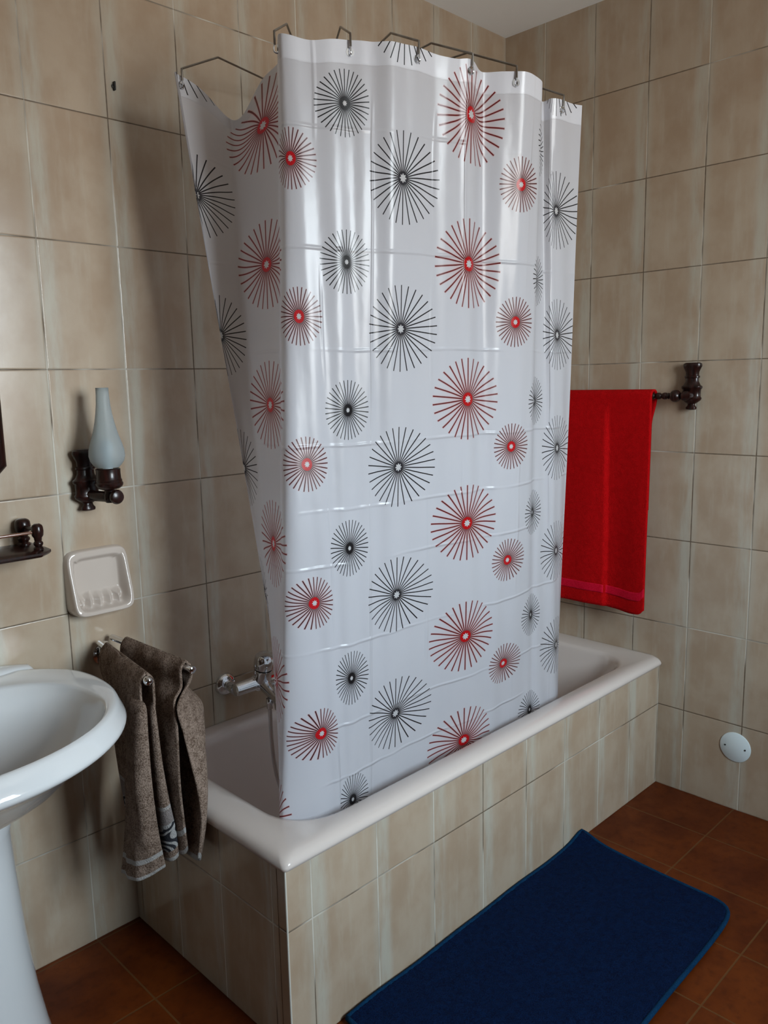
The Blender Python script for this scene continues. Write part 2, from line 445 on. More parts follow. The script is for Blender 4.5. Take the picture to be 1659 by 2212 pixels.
M['bounce_absorber'] = simple('dark_absorber_wood', (.060, .030, .016), .45, noise_amt=.5, noise_scale=9)  # dark wooden panel added out of view to soak up fill light
mb = MB(); mb.box(RX + .001, RX + .035, -2.35, -.75, .005, 2.2, .006)
for yy in (-2.2, -1.45):
    for zz in (.15, 1.2): mb.box(RX + .034, RX + .048, yy, yy + .58, zz, zz + .85, .008)
struct('bounce_absorber_1', mb, M['bounce_absorber'])

# ------------------------------------------------------------------ bathtub
TX, TY = -1.675, -.681
tub = thing('bathtub', 'built-in blush enamel bathtub with a tiled front, standing under the shower curtain', 'bathtub', (TX / 2, TY / 2, 0))
def rrect(x0, x1, y0, y1, r, z, k=10, m=8):
    out = []
    for cx, cy, a0 in ((x1 - r, y1 - r, 0), (x0 + r, y1 - r, PI / 2), (x0 + r, y0 + r, PI), (x1 - r, y0 + r, 1.5 * PI)):
        for i in range(k + 1):
            a = a0 + PI / 2 * i / k
            out.append(Vector((cx + r * math.cos(a), cy + r * math.sin(a), z)))
        nx = {0: (x0 + r, y1), PI / 2: (x0, y0 + r), PI: (x1 - r, y0), 1.5 * PI: (x1, y1 - r)}[a0]
        p = out[-1]
        for i in range(1, m):
            out.append(p.lerp(Vector((nx[0], nx[1], z)), i / m))
    return out
rg = [rrect(TX + .004, -.001, TY + .004, -.001, .006, .44),
      rrect(TX - .009, -.001, TY - .010, -.001, .012, .447),
      rrect(TX - .010, -.001, TY - .012, -.001, .014, .455),
      rrect(TX - .007, -.001, TY - .009, -.001, .018, .463),
      rrect(TX + .000, -.001, TY - .001, -.001, .022, .470),
      rrect(TX + .012, -.002, TY + .011, -.002, .03, .4745),
      rrect(TX + .03, -.010, TY + .025, -.006, .05, .4755),
      rrect(TX + .075, -.075, TY + .052, -.030, .13, .4725),
      rrect(TX + .088, -.085, TY + .062, -.038, .13, .468),
      rrect(TX + .097, -.092, TY + .070, -.044, .13, .455),
      rrect(TX + .103, -.100, TY + .075, -.049, .13, .43),
      rrect(TX + .125, -.150, TY + .087, -.062, .13, .32),
      rrect(TX + .150, -.210, TY + .100, -.076, .13, .20),
      rrect(TX + .175, -.250, TY + .120, -.095, .13, .135),
      rrect(TX + .215, -.300, TY + .150, -.125, .12, .10),
      rrect(TX + .30, -.42, TY + .22, -.20, .09, .09)]
MB().rings(rg, cap0=False).build('basin', M['tub'], tub, sharp=60)
MB().box(TX + .001, -.001, TY, TY + .03, .001, .452).build('front_panel', M['tile_tub'], tub, label='pale green-beige tiled long front panel')
MB().box(TX, TX + .03, TY + .031, -.001, .001, .452).build('end_panel', M['tile_end'], tub, label='tiled short end panel in shadow')
MB().tube([(TX + .001, TY + .001, .002), (TX + .001, TY + .001, .45)], .0022, 8).build('corner_bead', M['grout'], tub, label='white grout bead on the tub corner')

# ------------------------------------------------------------------ shower curtain
ZT, ZB = 2.143, .415
COLS = [  # u, (px, z, y) high, (px, z, y) low
    (-.014, (384, 2.13, -.262), (573, .93, -.335)),
    (0.0, (424, 1.884, -.275), (574, .942, -.345)),
    (.10, (500, 2.05, -.275), (590, .80, -.43)),
    (.185, (568, 2.036, -.395), (599, .75, -.505)),
    (.235, (603, 2.05, -.47), (606, .55, -.535)),
    (.280, (600, 2.05, -.54), (625, .55, -.556)),
    (.335, (627, 1.908, -.585), (696, .651, -.579)),
    (.460, (744, 2.0217, -.635), (760, .600, -.580)),
    (.620, (870, 1.884, -.685), (853, .628, -.580)),
    (.750, (981, 2.05, -.722), (963, .70, -.598)),
    (.805, (1018, 2.0356, -.735), (1006, .779, -.620)),
    (.850, (1043, 2.07, -.712), (1033, .70, -.612)),
    (.955, (1126, 1.908, -.755), (1087, .651, -.607)),
    (1.02, (1166, 2.05, -.770), (1126, .62, -.602)),
    (1.08, (1161, 2.0217, -.715), (1146, .765, -.605)),
    (1.13, (1172, 1.95, -.690), (1160, .62, -.598)),
    (1.24, (1203, 1.884, -.710), (1202, .628, -.590)),
    (1.325, (1257, 2.13, -.745), (1207, .56, -.548))]
def col_xy(c, z):
    (pa, za, ya), (pb, zb, yb) = c[1], c[2]
    xa = x_at(pa, ya, za); xb = x_at(pb, yb, zb); t = (za - z) / (za - zb)
    return lerp(xa, xb, t), lerp(ya, yb, t)
def curtain_pt(u, v):
    """v = fabric height (metres above the floor when hanging straight)"""
    P = [(c[0], *col_xy(c, v)) for c in COLS]
    x = interp([(p[0], p[1]) for p in P], u); y = interp([(p[0], p[2]) for p in P], u)
    hgt = (v - ZB) / (ZT - ZB)
    w = .0035 * math.sin(u * 41 + 1.3 + v * .5) * (.35 + .65 * hgt) + .002 * math.sin(u * 83 + v * 1.7)
    w += .0045 * math.sin(v * 5.2 + u * 3) * math.sin(u * 9)
    x += -w * .5; y += -w * .85
    sag = .075 * math.exp(-((u - .115) / .055) ** 2) + .010 * math.exp(-((u - .39) / .05) ** 2) + .006 * math.exp(-((u - .73) / .04) ** 2) + .008 * math.exp(-((u - 1.06) / .05) ** 2)
    y = max(y, -.612 - .10 * max(0.0, (v - .49)) - .0) if v < .49 else y
    return Vector((x, y, v - sag * math.exp(-(ZT - v) / .13)))
NU, NV = 380, 150
u_a, u_b = COLS[0][0], COLS[-1][0]
cv_, cf_, cuv = [], [], []
for j in range(NV + 1):
    v = lerp(ZT, ZB, (j / NV) ** 1.15)
    for i in range(NU + 1):
        u = lerp(u_a, u_b, i / NU)
        cv_.append(curtain_pt(u, v)); cuv.append((u, v))
for j in range(NV):
    for i in range(NU):
        a = j * (NU + 1) + i; cf_.append((a, a + NU + 1, a + NU + 2, a + 1))
EYE_U = [.008, .297, .475, .653, .800, .930, 1.262]
curtain = thing('shower_curtain', 'white vinyl shower curtain printed with black and red bursts, hanging into the bathtub', 'shower curtain', (-1.1, -.6, ZB))
cs = mesh('curtain_sheet', cv_, cf_, M['curtain'], curtain, uvs=cuv)
EYE = []
for u in EYE_U:
    p = curtain_pt(u, 2.120); dn = (curtain_pt(u + .004, 2.12) - curtain_pt(u - .004, 2.12)).normalized()
    nrm = dn.cross(Vector((0, 0, 1))).normalized()
    if nrm.dot(CAM - p) < 0: nrm = -nrm
    EYE.append((p, nrm))
    MB().lathe([(.0045, -.0012), (.0085, -.0012), (.009, 0), (.0085, .0014), (.0045, .0014), (.0045, -.0012)], p, nrm, 20).build('eyelet', M['chrome'], curtain)

# ------------------------------------------------------------------ spider curtain holder
HUB = Vector((-.95, -.0006, 2.265))
holder = thing('shower_curtain_holder', 'umbrella style wire curtain holder on the wall, its seven bent arms carrying the shower curtain', 'curtain holder', tuple(HUB))
MB().lathe([(.036, 0), (.036, .006), (.030, .011), (.018, .013), (.018, .034), (.014, .038)], HUB, (0, -1, 0), 32).build('hub', M['wire'], holder)
for k, (p, nrm) in enumerate(EYE):
    hc = HUB + Vector((0, -.026, -.004 + .001 * k))
    d = Vector((p.x - hc.x, p.y - hc.y, 0)); L = d.length; d.normalize()
    kink = hc + d * (L - .150); kink.z = 2.227
    out = Vector((p.x, p.y, 0)) + nrm * .006
    sh = Vector((out.x, out.y, 2.153)); dn = Vector((out.x, out.y, 2.128))
    pts = [hc + d * .012, kink, kink + (sh - kink) * .04, sh - (sh - kink) * .04, sh, sh + Vector((0, 0, -.006)), dn]
    arm_ = MB().tube(pts, .0024, 8).build('arm', M['wire'], holder)
    # hook: continues down outside the curtain and turns through the eyelet
    q = Vector((out.x, out.y, 0))
    hp = [Vector((q.x, q.y, 2.130)), Vector((q.x, q.y, 2.122)) + nrm * .002, Vector((q.x, q.y, 2.1145)) + nrm * .001, Vector((p.x, p.y, 2.112)) - nrm * .001, Vector((p.x, p.y, 2.118)) - nrm * .005, Vector((p.x, p.y, 2.124)) - nrm * .0055]
    MB().tube(hp, .0017, 8, 4).build('hook', M['chrome'], arm_)

# ------------------------------------------------------------------ bath mixer
mixer = thing('bath_mixer', 'chrome single lever bath mixer on the wall above the bathtub', 'faucet', (-1.28, 0, .585))
for x in (-1.357, -1.207):
    mb = MB(); mb.lathe([(.0, 0), (.034, 0), (.034, .004), (.031, .010), (.024, .016), (.015, .019), (.015, .045), (.019, .046), (.019, .058)], (x, -.0005, .588), (0, -1, 0), 36)
    mb.build('wall_flange', M['chrome'], mixer)
mb = MB()
mb.lathe([(.012, -.012), (.018, -.009), (.020, 0), (.020, .055), (.024, .062), (.026, .080), (.024, .098), (.020, .105), (.020, .160), (.018, .169), (.012, .172)], (-1.362, -.072, .592), (1, 0, 0), 32)
mb.lathe([(.022, -.012), (.026, .0), (.0265, .030), (.026, .034)], (-1.282, -.082, .602), (0, -.22, 1), 32)
body_ = mb.build('mixer_body', M['chrome'], mixer)
mb = MB()
mb.lathe([(.026, .0), (.0285, .003), (.0285, .026), (.026, .038), (.018, .047), (.006, .050)], (-1.282, -.089, .638), (0, -.22, 1), 32)
lev = []
for t in [i / 8 for i in range(9)]:
    c = Vector((-1.282 + .002 * t, -.100 - .088 * t, .680 + .012 * math.sin(t * PI) - .006 * t)); w = .020 - .006 * t; th_ = .0055 - .002 * t
    lev.append([c + Vector((w * math.cos(a), 0, th_ * math.sin(a))) for a in [2 * PI * k / 16 for k in range(16)]])
mb.rings(lev); mb.build('lever', M['chrome'], body_)
mb = MB()
mb.tube([(-1.282, -.085, .590), (-1.284, -.115, .578), (-1.287, -.150, .566), (-1.289, -.172, .559)], [.019, .017, .0155, .015], 20)
mb.lathe([(.015, .0), (.016, -.004), (.016, -.022), (.013, -.024)], (-1.288, -.170, .560), (0, .1, 1), 24)
mb.lathe([(.006, 0), (.006, .022), (.009, .024), (.009, .034), (.005, .036)], (-1.286, -.150, .574), (0, -.1, 1), 16)
mb.build('spout', M['chrome'], body_)
mb = MB(); mb.lathe([(.0105, 0), (.0115, -.003), (.0115, -.014), (.0095, -.016), (.0095, -.030), (.007, -.032)], (-1.297, -.135, .562), (0, 0, 1), 12)
mb.build('hose_nut', M['chrome'], mixer)
HP = catmull([Vector(p) for p in ((-1.297, -.135, .535), (-1.299, -.137, .49), (-1.300, -.140, .44), (-1.299, -.146, .37), (-1.290, -.155, .30), (-1.265, -.17, .22), (-1.22, -.20, .13), (-1.15, -.25, .104), (-1.05, -.30, .100))], 40)
rr = [(.0066 if i % 2 else .0052) for i in range(len(HP))]
MB().tube(HP, rr, 12).build('shower_hose', M['chrome'], mixer, sharp=180, label='ribbed chrome hose')

# ------------------------------------------------------------------ washbasin
SXC = -2.19
sink = thing('washbasin', 'white porcelain pedestal washbasin at the left edge, beside the brown towels', 'washbasin', (SXC, -.25, 0))
def egg(a, yc, bf, bb, z, nf=2.0, nb=2.6, n=96):
    out = []
    for k in range(n):
        t = 2 * PI * k / n; c_, s_ = math.cos(t), math.sin(t); e_ = nf if s_ < 0 else nb
        x = a * math.copysign(abs(c_) ** (2 / e_), c_); y = (bf if s_ < 0 else bb) * math.copysign(abs(s_) ** (2 / e_), s_)
        out.append(Vector((SXC + x, min(yc + y, -.004), z)))
    return out
rg = [egg(.10, -.20, .12, .10, .585), egg(.15, -.22, .17, .15, .61), egg(.22, -.24, .22, .20, .655), egg(.30, -.25, .265, .235, .71), egg(.345, -.258, .302, .250, .742),
      egg(.358, -.26, .317, .254, .752), egg(.363, -.26, .323, .256, .758), egg(.3645, -.26, .3245, .256, .765), egg(.363, -.2585, .3235, .255, .771),
      egg(.3575, -.248, .321, .252, .790), egg(.3555, -.244, .3195, .251, .797), egg(.3515, -.242, .3165, .249, .8008), egg(.345, -.245, .3105, .245, .8018),
      egg(.306, -.325, .2270, .236, .8022), egg(.301, -.329, .2225, .231, .8005), egg(.297, -.330, .2190, .227, .795),
      egg(.288, -.332, .210, .218, .772), egg(.262, -.332, .188, .196, .72), egg(.20, -.33, .14, .145, .665), egg(.10, -.33, .07, .07, .638), egg(.03, -.33, .03, .03, .634)]
MB().rings(rg).build('basin', M['porcelain'], sink, sharp=70)
basin_ = [o for o in sink.children if o.name.startswith('basin')][0]
mb = MB(); n_ = 32; lr = []
for zz, gy, ge in ((.790, .060, 0), (.803, .056, 0), (.811, .048, .006), (.815, .036, .010), (.816, .02, .012), (.815, .004, .012)):
    lr.append([Vector((SXC + (.290 - ge) * math.cos(PI * k / n_), -.004 - (gy - .004) * (math.sin(PI * k / n_) ** .55 if 0 < k < n_ else 0), zz - .016 * max(0, math.cos(PI * k / n_)) ** 5)) for k in range(n_ + 1)])
mb.rings(lr, cap0=False, cap1=False, closed=False); mb.build('back_ledge', M['porcelain'], sink)
MB().lathe([(.178, .0006), (.178, .02), (.170, .06), (.155, .16), (.142, .30), (.134, .45), (.132, .54), (.15, .60)], (SXC, -.21, 0), (0, 0, 1), 56, squash=((0, 1, 0), .88)).build('pedestal', M['porcelain'], sink)
MB().lathe([(.026, 0), (.026, .003), (.018, .004), (.012, .002)], (SXC, -.33, .634), (0, 0, 1), 24).build('drain', M['chrome'], basin_)

# ------------------------------------------------------------------ towel rack
rack = thing('towel_rack', 'chrome swivel towel rack with two arms on the wall between washbasin and bathtub', 'towel rack', (-1.72, 0, .78))
mb = MB(); mb.lathe([(.0, 0), (.026, 0), (.026, .005), (.020, .009), (.010, .011), (.010, .028)], (-1.722, -.0005, .775), (0, -1, 0), 28)
mb.lathe([(.009, -.052), (.009, .052)], (-1.726, -.028, .762), (0, 0, 1), 20); mb.build('wall_mount', M['chrome'], rack)
A1a, A1b = Vector((-1.736, -.022, .812)), Vector((-1.781, -.350, .809))
A2a, A2b = Vector((-1.702, -.022, .820)), Vector((-1.681, -.372, .812))
for a, b, cap in ((A1a, A1b, 1), (A2a, A2b, 0)):
    d = (b - a).normalized(); mb = MB(); L = (b - a).length
    pr = [(.006, 0), (.0082, .002), (.0082, L - .006)]
    pr += [(.0105, L - .004), (.0112, L + .003), (.009, L + .009), (.004, L + .012)] if cap else [(.0088, L - .004), (.0088, L + .002), (.006, L + .004)]
    mb.lathe(pr, a, d, 24); mb.build('arm', M['chrome'], rack)

def sheet(rows, ncol, nsub, name, mat, parent, uvrows, thick, wav=0.0, seed=0, **kw):
    """rows: list of plan curves (lists of Vectors) lofted smoothly; returns ONE mesh"""
    R2 = []
    for r in rows:
        c = catmull(r, 24); L = [0]
        for a, b in zip(c, c[1:]): L.append(L[-1] + (b - a).length)
        o = []
        for k in range(ncol + 1):
            t = L[-1] * k / ncol; i = 0
            while i < len(L) - 2 and L[i + 1] < t: i += 1
            o.append(c[i].lerp(c[i + 1], min(1, (t - L[i]) / max(1e-9, L[i + 1] - L[i]))))
        R2.append(o)
    cols = [catmull([R2[j][k] for j in range(len(R2))], nsub) for k in range(ncol + 1)]
    vv = []
    for j in range(len(R2) - 1):
        for s_ in range(nsub): vv.append(lerp(uvrows[j], uvrows[j + 1], s_ / nsub))
    vv.append(uvrows[-1])
    rnd = random.Random(seed); ph = [rnd.random() * 6 for _ in range(4)]
    V, UVs, Fc = [], [], []
    nr = len(vv)
    for j in range(nr):
        for k in range(ncol + 1):
            p = cols[k][j].copy()
            if wav:
                p.x += wav * math.sin(k / ncol * 9 + j * .11 + ph[0]) * .6 + wav * .5 * math.sin(k / ncol * 21 + j * .05 + ph[1])
            V.append(p); UVs.append((k / ncol, vv[j]))
    for j in range(nr - 1):
        for k in range(ncol):
            a = j * (ncol + 1) + k; Fc.append((a, a + 1, a + ncol + 2, a + ncol + 1))
    o = mesh(name, V, Fc, mat, parent, uvs=UVs, **kw)
    so = o.modifiers.new('thickness', 'SOLIDIFY'); so.thickness = thick; so.offset = 0; so.use_even_offset = False
    sb = o.modifiers.new('smooth', 'SUBSURF'); sb.levels = 1; sb.render_levels = 1
    return o

def P3(u, v, y): return ray_on(u, v, 1, y)
def far(x, y, row): return [Vector((x, y, row[0].z))] + row
# towel nearer the washbasin: flap on the washbasin side hangs lowest
A = lambda f: A1a.lerp(A1b, f)
def over(Aa, Ab, f0, f1, off, dz):
    n_ = Vector((-(Ab - Aa).y, (Ab - Aa).x, 0)).normalized()
    if n_.x > 0: n_ = -n_
    return [Aa.lerp(Ab, f) + n_ * off + Vector((0, 0, dz)) for f in (f0, (f0 + f1) / 2, f1)]
flapA = [  # bottom to top
    [P3(263, 1886, -.235), P3(300, 1903, -.31), P3(358, 1872, -.345)],
    [P3(270, 1800, -.215), P3(298, 1820, -.325), P3(344, 1800, -.355)],
    [P3(272, 1700, -.20), P3(292, 1705, -.335), P3(330, 1700, -.362)],
    [P3(262, 1600, -.16), P3(292, 1600, -.34), P3(320, 1595, -.365)],
    [P3(245, 1520, -.12), P3(292, 1530, -.335), P3(314, 1530, -.362)]]
flapA += [over(A1a, A1b, .15, .97, .017, -.045), over(A1a, A1b, .15, .975, .0140, -.004), over(A1a, A1b, .15, .975, 0, .0145)]
flapB = [over(A1a, A1b, .15, .975, -.0140, -.004), over(A1a, A1b, .15, .97, -.016, -.045),
    far(-1.738, -.08, [P3(320, 1550, -.325), P3(339, 1560, -.35)]),
    far(-1.748, -.09, [P3(328, 1650, -.33), P3(351, 1650, -.355)]),
    far(-1.752, -.11, [P3(338, 1730, -.33), P3(365, 1725, -.355)]),
    far(-1.756, -.14, [P3(350, 1805, -.325), P3(380, 1790, -.352)]),
    far(-1.758, -.15, [P3(360, 1858, -.322), P3(387, 1848, -.350)])]
def dist_rows(rows):
    L = [0]
    for a, b in zip(rows, rows[1:]): L.append(L[-1] + (a[1] - b[1]).length)
    return L
allr = flapA + flapB; L = dist_rows(allr); tot = L[-1]; k8 = len(flapA)
uvr = [l if i < k8 else 10 + (tot - l) for i, l in enumerate(L)]
t1 = sheet(allr[:k8], 40, 8, 'towel', M['towel1'], None, uvr[:k8], .007, .0035, 1, org=A(.5))
# join both flaps into one cloth: extend with the far flap
def join(o1, o2):
    bm = bmesh.new(); bm.from_mesh(o1.data)
    off = Vector(o2.location) - Vector(o1.location)
    b2 = bmesh.new(); b2.from_mesh(o2.data); bmesh.ops.translate(b2, verts=b2.verts, vec=off)
    tmp = bpy.data.meshes.new('tmp'); b2.to_mesh(tmp); b2.free(); bm.from_mesh(tmp)
    bmesh.ops.remove_doubles(bm, verts=bm.verts, dist=.0004); bm.normal_update()
    bmesh.ops.recalc_face_normals(bm, faces=bm.faces)
    bm.to_mesh(o1.data); bm.free(); bpy.data.objects.remove(o2); bpy.data.meshes.remove(tmp)
    return o1
o2 = sheet([allr[k8 - 1]] + allr[k8:], 40, 8, 'towel', M['towel1'], None, [10 + tot - L[k8 - 1]] + uvr[k8:], .007, .0, 1, org=A(.5))
t1 = join(t1, o2); t1.name = 'brown_towel'
tag(t1, 'taupe towel with a grey scroll band on the rack arm nearer the washbasin', 'towel', 'brown towels on the rack')

flapA = [
    far(-1.728, -.19, [P3(388, 1843, -.345), P3(404, 1838, -.375)]),
    far(-1.728, -.17, [P3(374, 1770, -.335), P3(396, 1768, -.375)]),
    far(-1.726, -.14, [P3(362, 1700, -.325), P3(390, 1700, -.375)]),
    far(-1.722, -.12, [P3(355, 1640, -.325), P3(388, 1640, -.378)]),
    far(-1.717, -.10, [P3(353, 1572, -.325), P3(385, 1572, -.380)]),
    far(-1.714, -.09, [P3(358, 1520, -.32), P3(377, 1516, -.370)])]
flapA += [over(A2a, A2b, .19, .93, .016, -.045), over(A2a, A2b, .19, .93, .0140, -.004), over(A2a, A2b, .19, .93, 0, .0145)]
flapB = [over(A2a, A2b, .19, .93, -.0140, -.004), over(A2a, A2b, .19, .90, -.018, -.04),
    far(-1.690, -.08, [P3(430, 1515, -.28), P3(383, 1525, -.385)]),
    far(-1.698, -.10, [P3(436, 1575, -.335), P3(396, 1585, -.390)]),
    far(-1.706, -.12, [P3(438, 1640, -.372), P3(409, 1640, -.400)]),
    far(-1.710, -.14, [P3(439, 1700, -.385), P3(424, 1700, -.415)]),
    far(-1.712, -.17, [P3(436, 1757, -.395), P3(432, 1752, -.420)]),
    far(-1.712, -.20, [P3(430, 1808, -.385), P3(434, 1800, -.420)]),
    far(-1.712, -.22, [P3(422, 1856, -.380), P3(429, 1855, -.420)])]
allr = flapA + flapB; L = dist_rows(allr); tot = L[-1]; k8 = len(flapA)
uvr = [l for l in L[:k8]] + [10 + tot - l for l in L[k8:]]
t2 = sheet(allr[:k8], 40, 8, 'towel', M['towel2'], None, uvr[:k8], .007, .003, 2, org=A2a.lerp(A2b, .5))
o2 = sheet([allr[k8 - 1]] + allr[k8:], 40, 8, 'towel', M['towel2'], None, [10 + tot - L[k8 - 1]] + uvr[k8:], .006, .0, 2, org=A2a.lerp(A2b, .5))
t2 = join(t2, o2); t2.name = 'brown_towel'
tag(t2, 'taupe towel on the rack arm nearer the bathtub, its white hem hanging open', 'towel', 'brown towels on the rack')

# ------------------------------------------------------------------ soap dish
dish = thing('soap_dish', 'blush porcelain soap dish set into the wall tiles above the brown towels', 'soap dish', (-1.72, 0, .89))
x0, x1, z0, z1 = -1.803, -1.640, .890, 1.056
NX = 90; V, Fc = [], []
def sst(a, b, x): t = max(0, min(1, (x - a) / (b - a))); return t * t * (3 - 2 * t)
def dish_h(s, t):
    """protrusion from the wall at s (0..1 left to right), t (0..1 bottom to top)"""
    rim = lerp(.052, .018, sst(.0, 1.0, t) * .6 + t * .4)
    d = min(s, 1 - s, t, 1 - t)
    edge = (1 - (1 - min(1, d / .035)) ** 2) ** .5
    q = min(s - .075, .925 - s, t - .075, .90 - t)
    inner = sst(0, .085, q)
    depth = lerp(rim, .0030 + .004 * (1 - sst(.1, .9, t)), inner)
    if .10 < t < .40:      # soap rest: four teeth running out to the front lip
        f = sst(.10, .16, t) * (1 - sst(.22, .36, t)) * sst(.12, .18, s) * (1 - sst(.82, .88, s))
        tooth = abs(((s - .14) / .72 * 4.5) % 1 - .5) * 2
        depth += f * (.010 + .017 * tooth)
    return rim * edge if inner == 0 else depth
for j in range(NX + 1):
    for i in range(NX + 1):
        s_, t_ = i / NX, j / NX
        # rounded plan corners
        cx, cz = s_ - .5, t_ - .5; rc = .06
        k = max(abs(cx), abs(cz)) / max(1e-6, (abs(cx) ** 7 + abs(cz) ** 7) ** (1 / 7))
        sx_, sz_ = .5 + cx * k, .5 + cz * k
        V.append((lerp(x0, x1, sx_), -max(dish_h(s_, t_), .0002), lerp(z0, z1, sz_)))
for j in range(NX):
    for i in range(NX):
        a = j * (NX + 1) + i; Fc.append((a, a + 1, a + NX + 2, a + NX + 1))
mesh('dish_shell', V, Fc, M['soap'], dish)

# ------------------------------------------------------------------ oil lamp style sconce
BAL = [(.010, 0), (.017, .002), (.018, .008), (.013, .014), (.012, .019), (.022, .025), (.031, .032), (.033, .038), (.030, .042), (.029, .048), (.030, .066), (.034, .070), (.034, .076),
       (.028, .080), (.022, .092), (.0215, .102), (.025, .104), (.025, .109), (.0215, .111), (.022, .122), (.028, .134), (.031, .141), (.030, .148), (.024, .152)]
lamp = thing('wall_lamp', 'turned dark wood wall lamp with a frosted glass chimney, above the soap dish', 'wall lamp', (-1.735, 0, 1.154))
MB().lathe(BAL, (-1.736, -.0215, 1.154), (0, 0, 1), 36, squash=((0, 1, 0), .60)).build('wall_plate', M['wood'], lamp)
LX, LY = -1.712, -.092
mb = MB(); mb.tube([(-1.735, -.03, 1.196), (-1.727, -.055, 1.192), (LX, LY, 1.192)], [.012, .013, .014], 16)
mb.lathe([(.010, -.014), (.014, -.008), (.015, .004), (.012, .012), (.012, .016), (.024, .020), (.030, .024), (.033, .029), (.0335, .034), (.031, .037), (.0315, .041), (.0295, .044), (.0285, .062), (.029, .068), (.025, .070), (.020, .068)], (LX, LY, 1.192), (0, 0, 1), 36)
cup_ = mb.build('burner_cup', M['wood'], lamp)
mb = MB(); kd = Vector((.05, -1, .0)).normalized()
mb.lathe([(.007, 0), (.007, .010), (.011, .014), (.017, .018), (.018, .023), (.015, .029), (.008, .032)], Vector((LX, LY, 1.194)) + kd * .010, kd, 28); mb.build('knob', M['wood'], cup_)
gp = [(.0270, 0), (.0330, .006), (.0395, .016), (.0422, .028), (.0412, .042), (.0370, .058), (.0315, .074), (.0265, .092), (.0225, .110), (.0190, .130), (.0165, .150), (.0152, .172), (.0148, .190)]
prof = gp + [(r - .0022, z) for r, z in reversed(gp)]
mb = MB(); mb.lathe(prof + [prof[0]], (LX, LY, 1.264), (0, 0, 1), 48)
mb2 = MB()
rs = []
for r, t in prof + [prof[0]]:
    rs.append([Vector((LX + r * math.cos(2 * PI * k / 48), LY + r * math.sin(2 * PI * k / 48), 1.264 + t)) for k in range(48)])
mb2.rings(rs, cap0=False, cap1=False)
gl = mb2.build('glass_chimney', M['frost'], lamp, sharp=180)
MB().lathe([(.012, 0), (.012, .028), (.010, .032), (.012, .036), (.015, .048), (.015, .058), (.010, .070), (.003, .074)], (LX, LY, 1.258), (0, 0, 1), 24).build('bulb', M['white_plastic'], lamp)

# ------------------------------------------------------------------ towel bar on the right wall + red towel
bar = thing('towel_bar', 'dark turned wood towel bar on the right wall, holding the red towel', 'towel bar', (0, -.5, 1.342))
for y in (-.768, -.155):
    MB().lathe(BAL, (-.0215, y, 1.342), (0, 0, 1), 36, squash=((1, 0, 0), .60)).build('wall_bracket', M['wood'], bar)
def bead(y, d): return [(.0065, -.012 * d), (.0115, -.008 * d), (.0135, 0), (.0115, .008 * d), (.0065, .012 * d)]
BX, BZ = -.062, 1.388
for y, s_ in ((-.768, 1), (-.155, -1)):
    mb = MB()
    mb.tube([(-.03, y, BZ), (BX, y, BZ), (BX, y + .012 * s_, BZ)], [.013, .016, .014], 16)
    mb.lathe([(.008, 0), (.013, .003), (.019, .010), (.0205, .018), (.019, .026), (.013, .032), (.0085, .035), (.0105, .040), (.0085, .045)], (BX, y + .018 * s_, BZ), (0, s_, 0), 24)
    mb.build('bar_socket', M['wood'], bar)
prof = []; L_ = .613 - .12; t = 0; n_b = 22
for i in range(n_b):
    c = (i + .5) * L_ / n_b; h_ = L_ / n_b / 2
    prof += [(.0065, c - h_ * .98), (.0105, c - h_ * .6), (.0118, c), (.0105, c + h_ * .6)]
prof.append((.0065, L_))
MB().lathe(prof, (BX, -.768 + .060, BZ), (0, 1, 0), 20).build('bar_rod', M['wood'], bar)

# red towel
rt = thing('red_towel', 'red terry bath towel folded over the dark wood bar on the right wall', 'towel', (BX, -.49, BZ))
y0_, y1_ = -.660, -.300
def towel_face(u, z, side):
    """side -1: room side, +1: wall side"""
    y = lerp(y0_, y1_, u)
    top = (BZ - z)
    fold = .011 * sst(.425, .455, u) * sst(.0, .12, top)        # the inner half lies forward
    wv = .004 * math.sin(u * 11 + 1) * sst(0, .5, top) + .005 * math.sin(u * 5 + 2.2) * sst(.1, .7, top)
    crease = 0 * math.exp(-((u - .425 - .02 * math.sin(top * 4)) / .030) ** 2) * sst(.03, .3, top)
    x = BX + side * (.019 - .004 * sst(0, .4, top))
    if side < 0: x += -(fold + wv + crease)
    else: x = min(x + wv * .4, -.012)
    yy = y + (.006 * sst(.0, .75, top)) * (.5 - u) + (.034 * sst(0, .10, top) * (.5 - u) if side > 0 else 0)
    return Vector((x, yy, z))
NUx, NZ = 60, 70
V, Fc, UVs = [], [], []
zb = lambda u: .640 + .004 * sst(.35, .5, u) - .005 * math.exp(-((u - .16) / .12) ** 2) + .016 * math.exp(-(u / .03) ** 2)
rows = []
for j in range(NZ + 1):
    rows.append([(u, None, j / NZ, -1) for u in [i / NUx for i in range(NUx + 1)]])
for j in range(NZ + 1):
    row = []
    for i in range(NUx + 1):
        u = i / NUx; z = lerp(zb(u), BZ, j / NZ); row.append(towel_face(u, z, -1))
    V += row
for k in range(1, 10):
    a = PI * k / 10
    for i in range(NUx + 1):
        u = i / NUx; p = towel_face(u, BZ, -1); q = towel_face(u, BZ, 1)
        c_ = (p + q) / 2; r_ = (q.x - p.x) / 2
        V.append(Vector((c_.x - r_ * math.cos(a), c_.y, BZ + r_ * math.sin(a))))
for j in range(26):
    for i in range(NUx + 1):
        u = i / NUx; V.append(towel_face(u, lerp(BZ, 1.00, j / 25), 1))
nr = len(V) // (NUx + 1)
for j in range(nr - 1):
    for i in range(NUx):
        a = j * (NUx + 1) + i; Fc.append((a, a + 1, a + NUx + 2, a + NUx + 1))
tw = mesh('towel_cloth', V, Fc, M['red'], rt)
m = tw.modifiers.new('thickness', 'SOLIDIFY'); m.thickness = .007; m.offset = 0
V, Fc = [], []
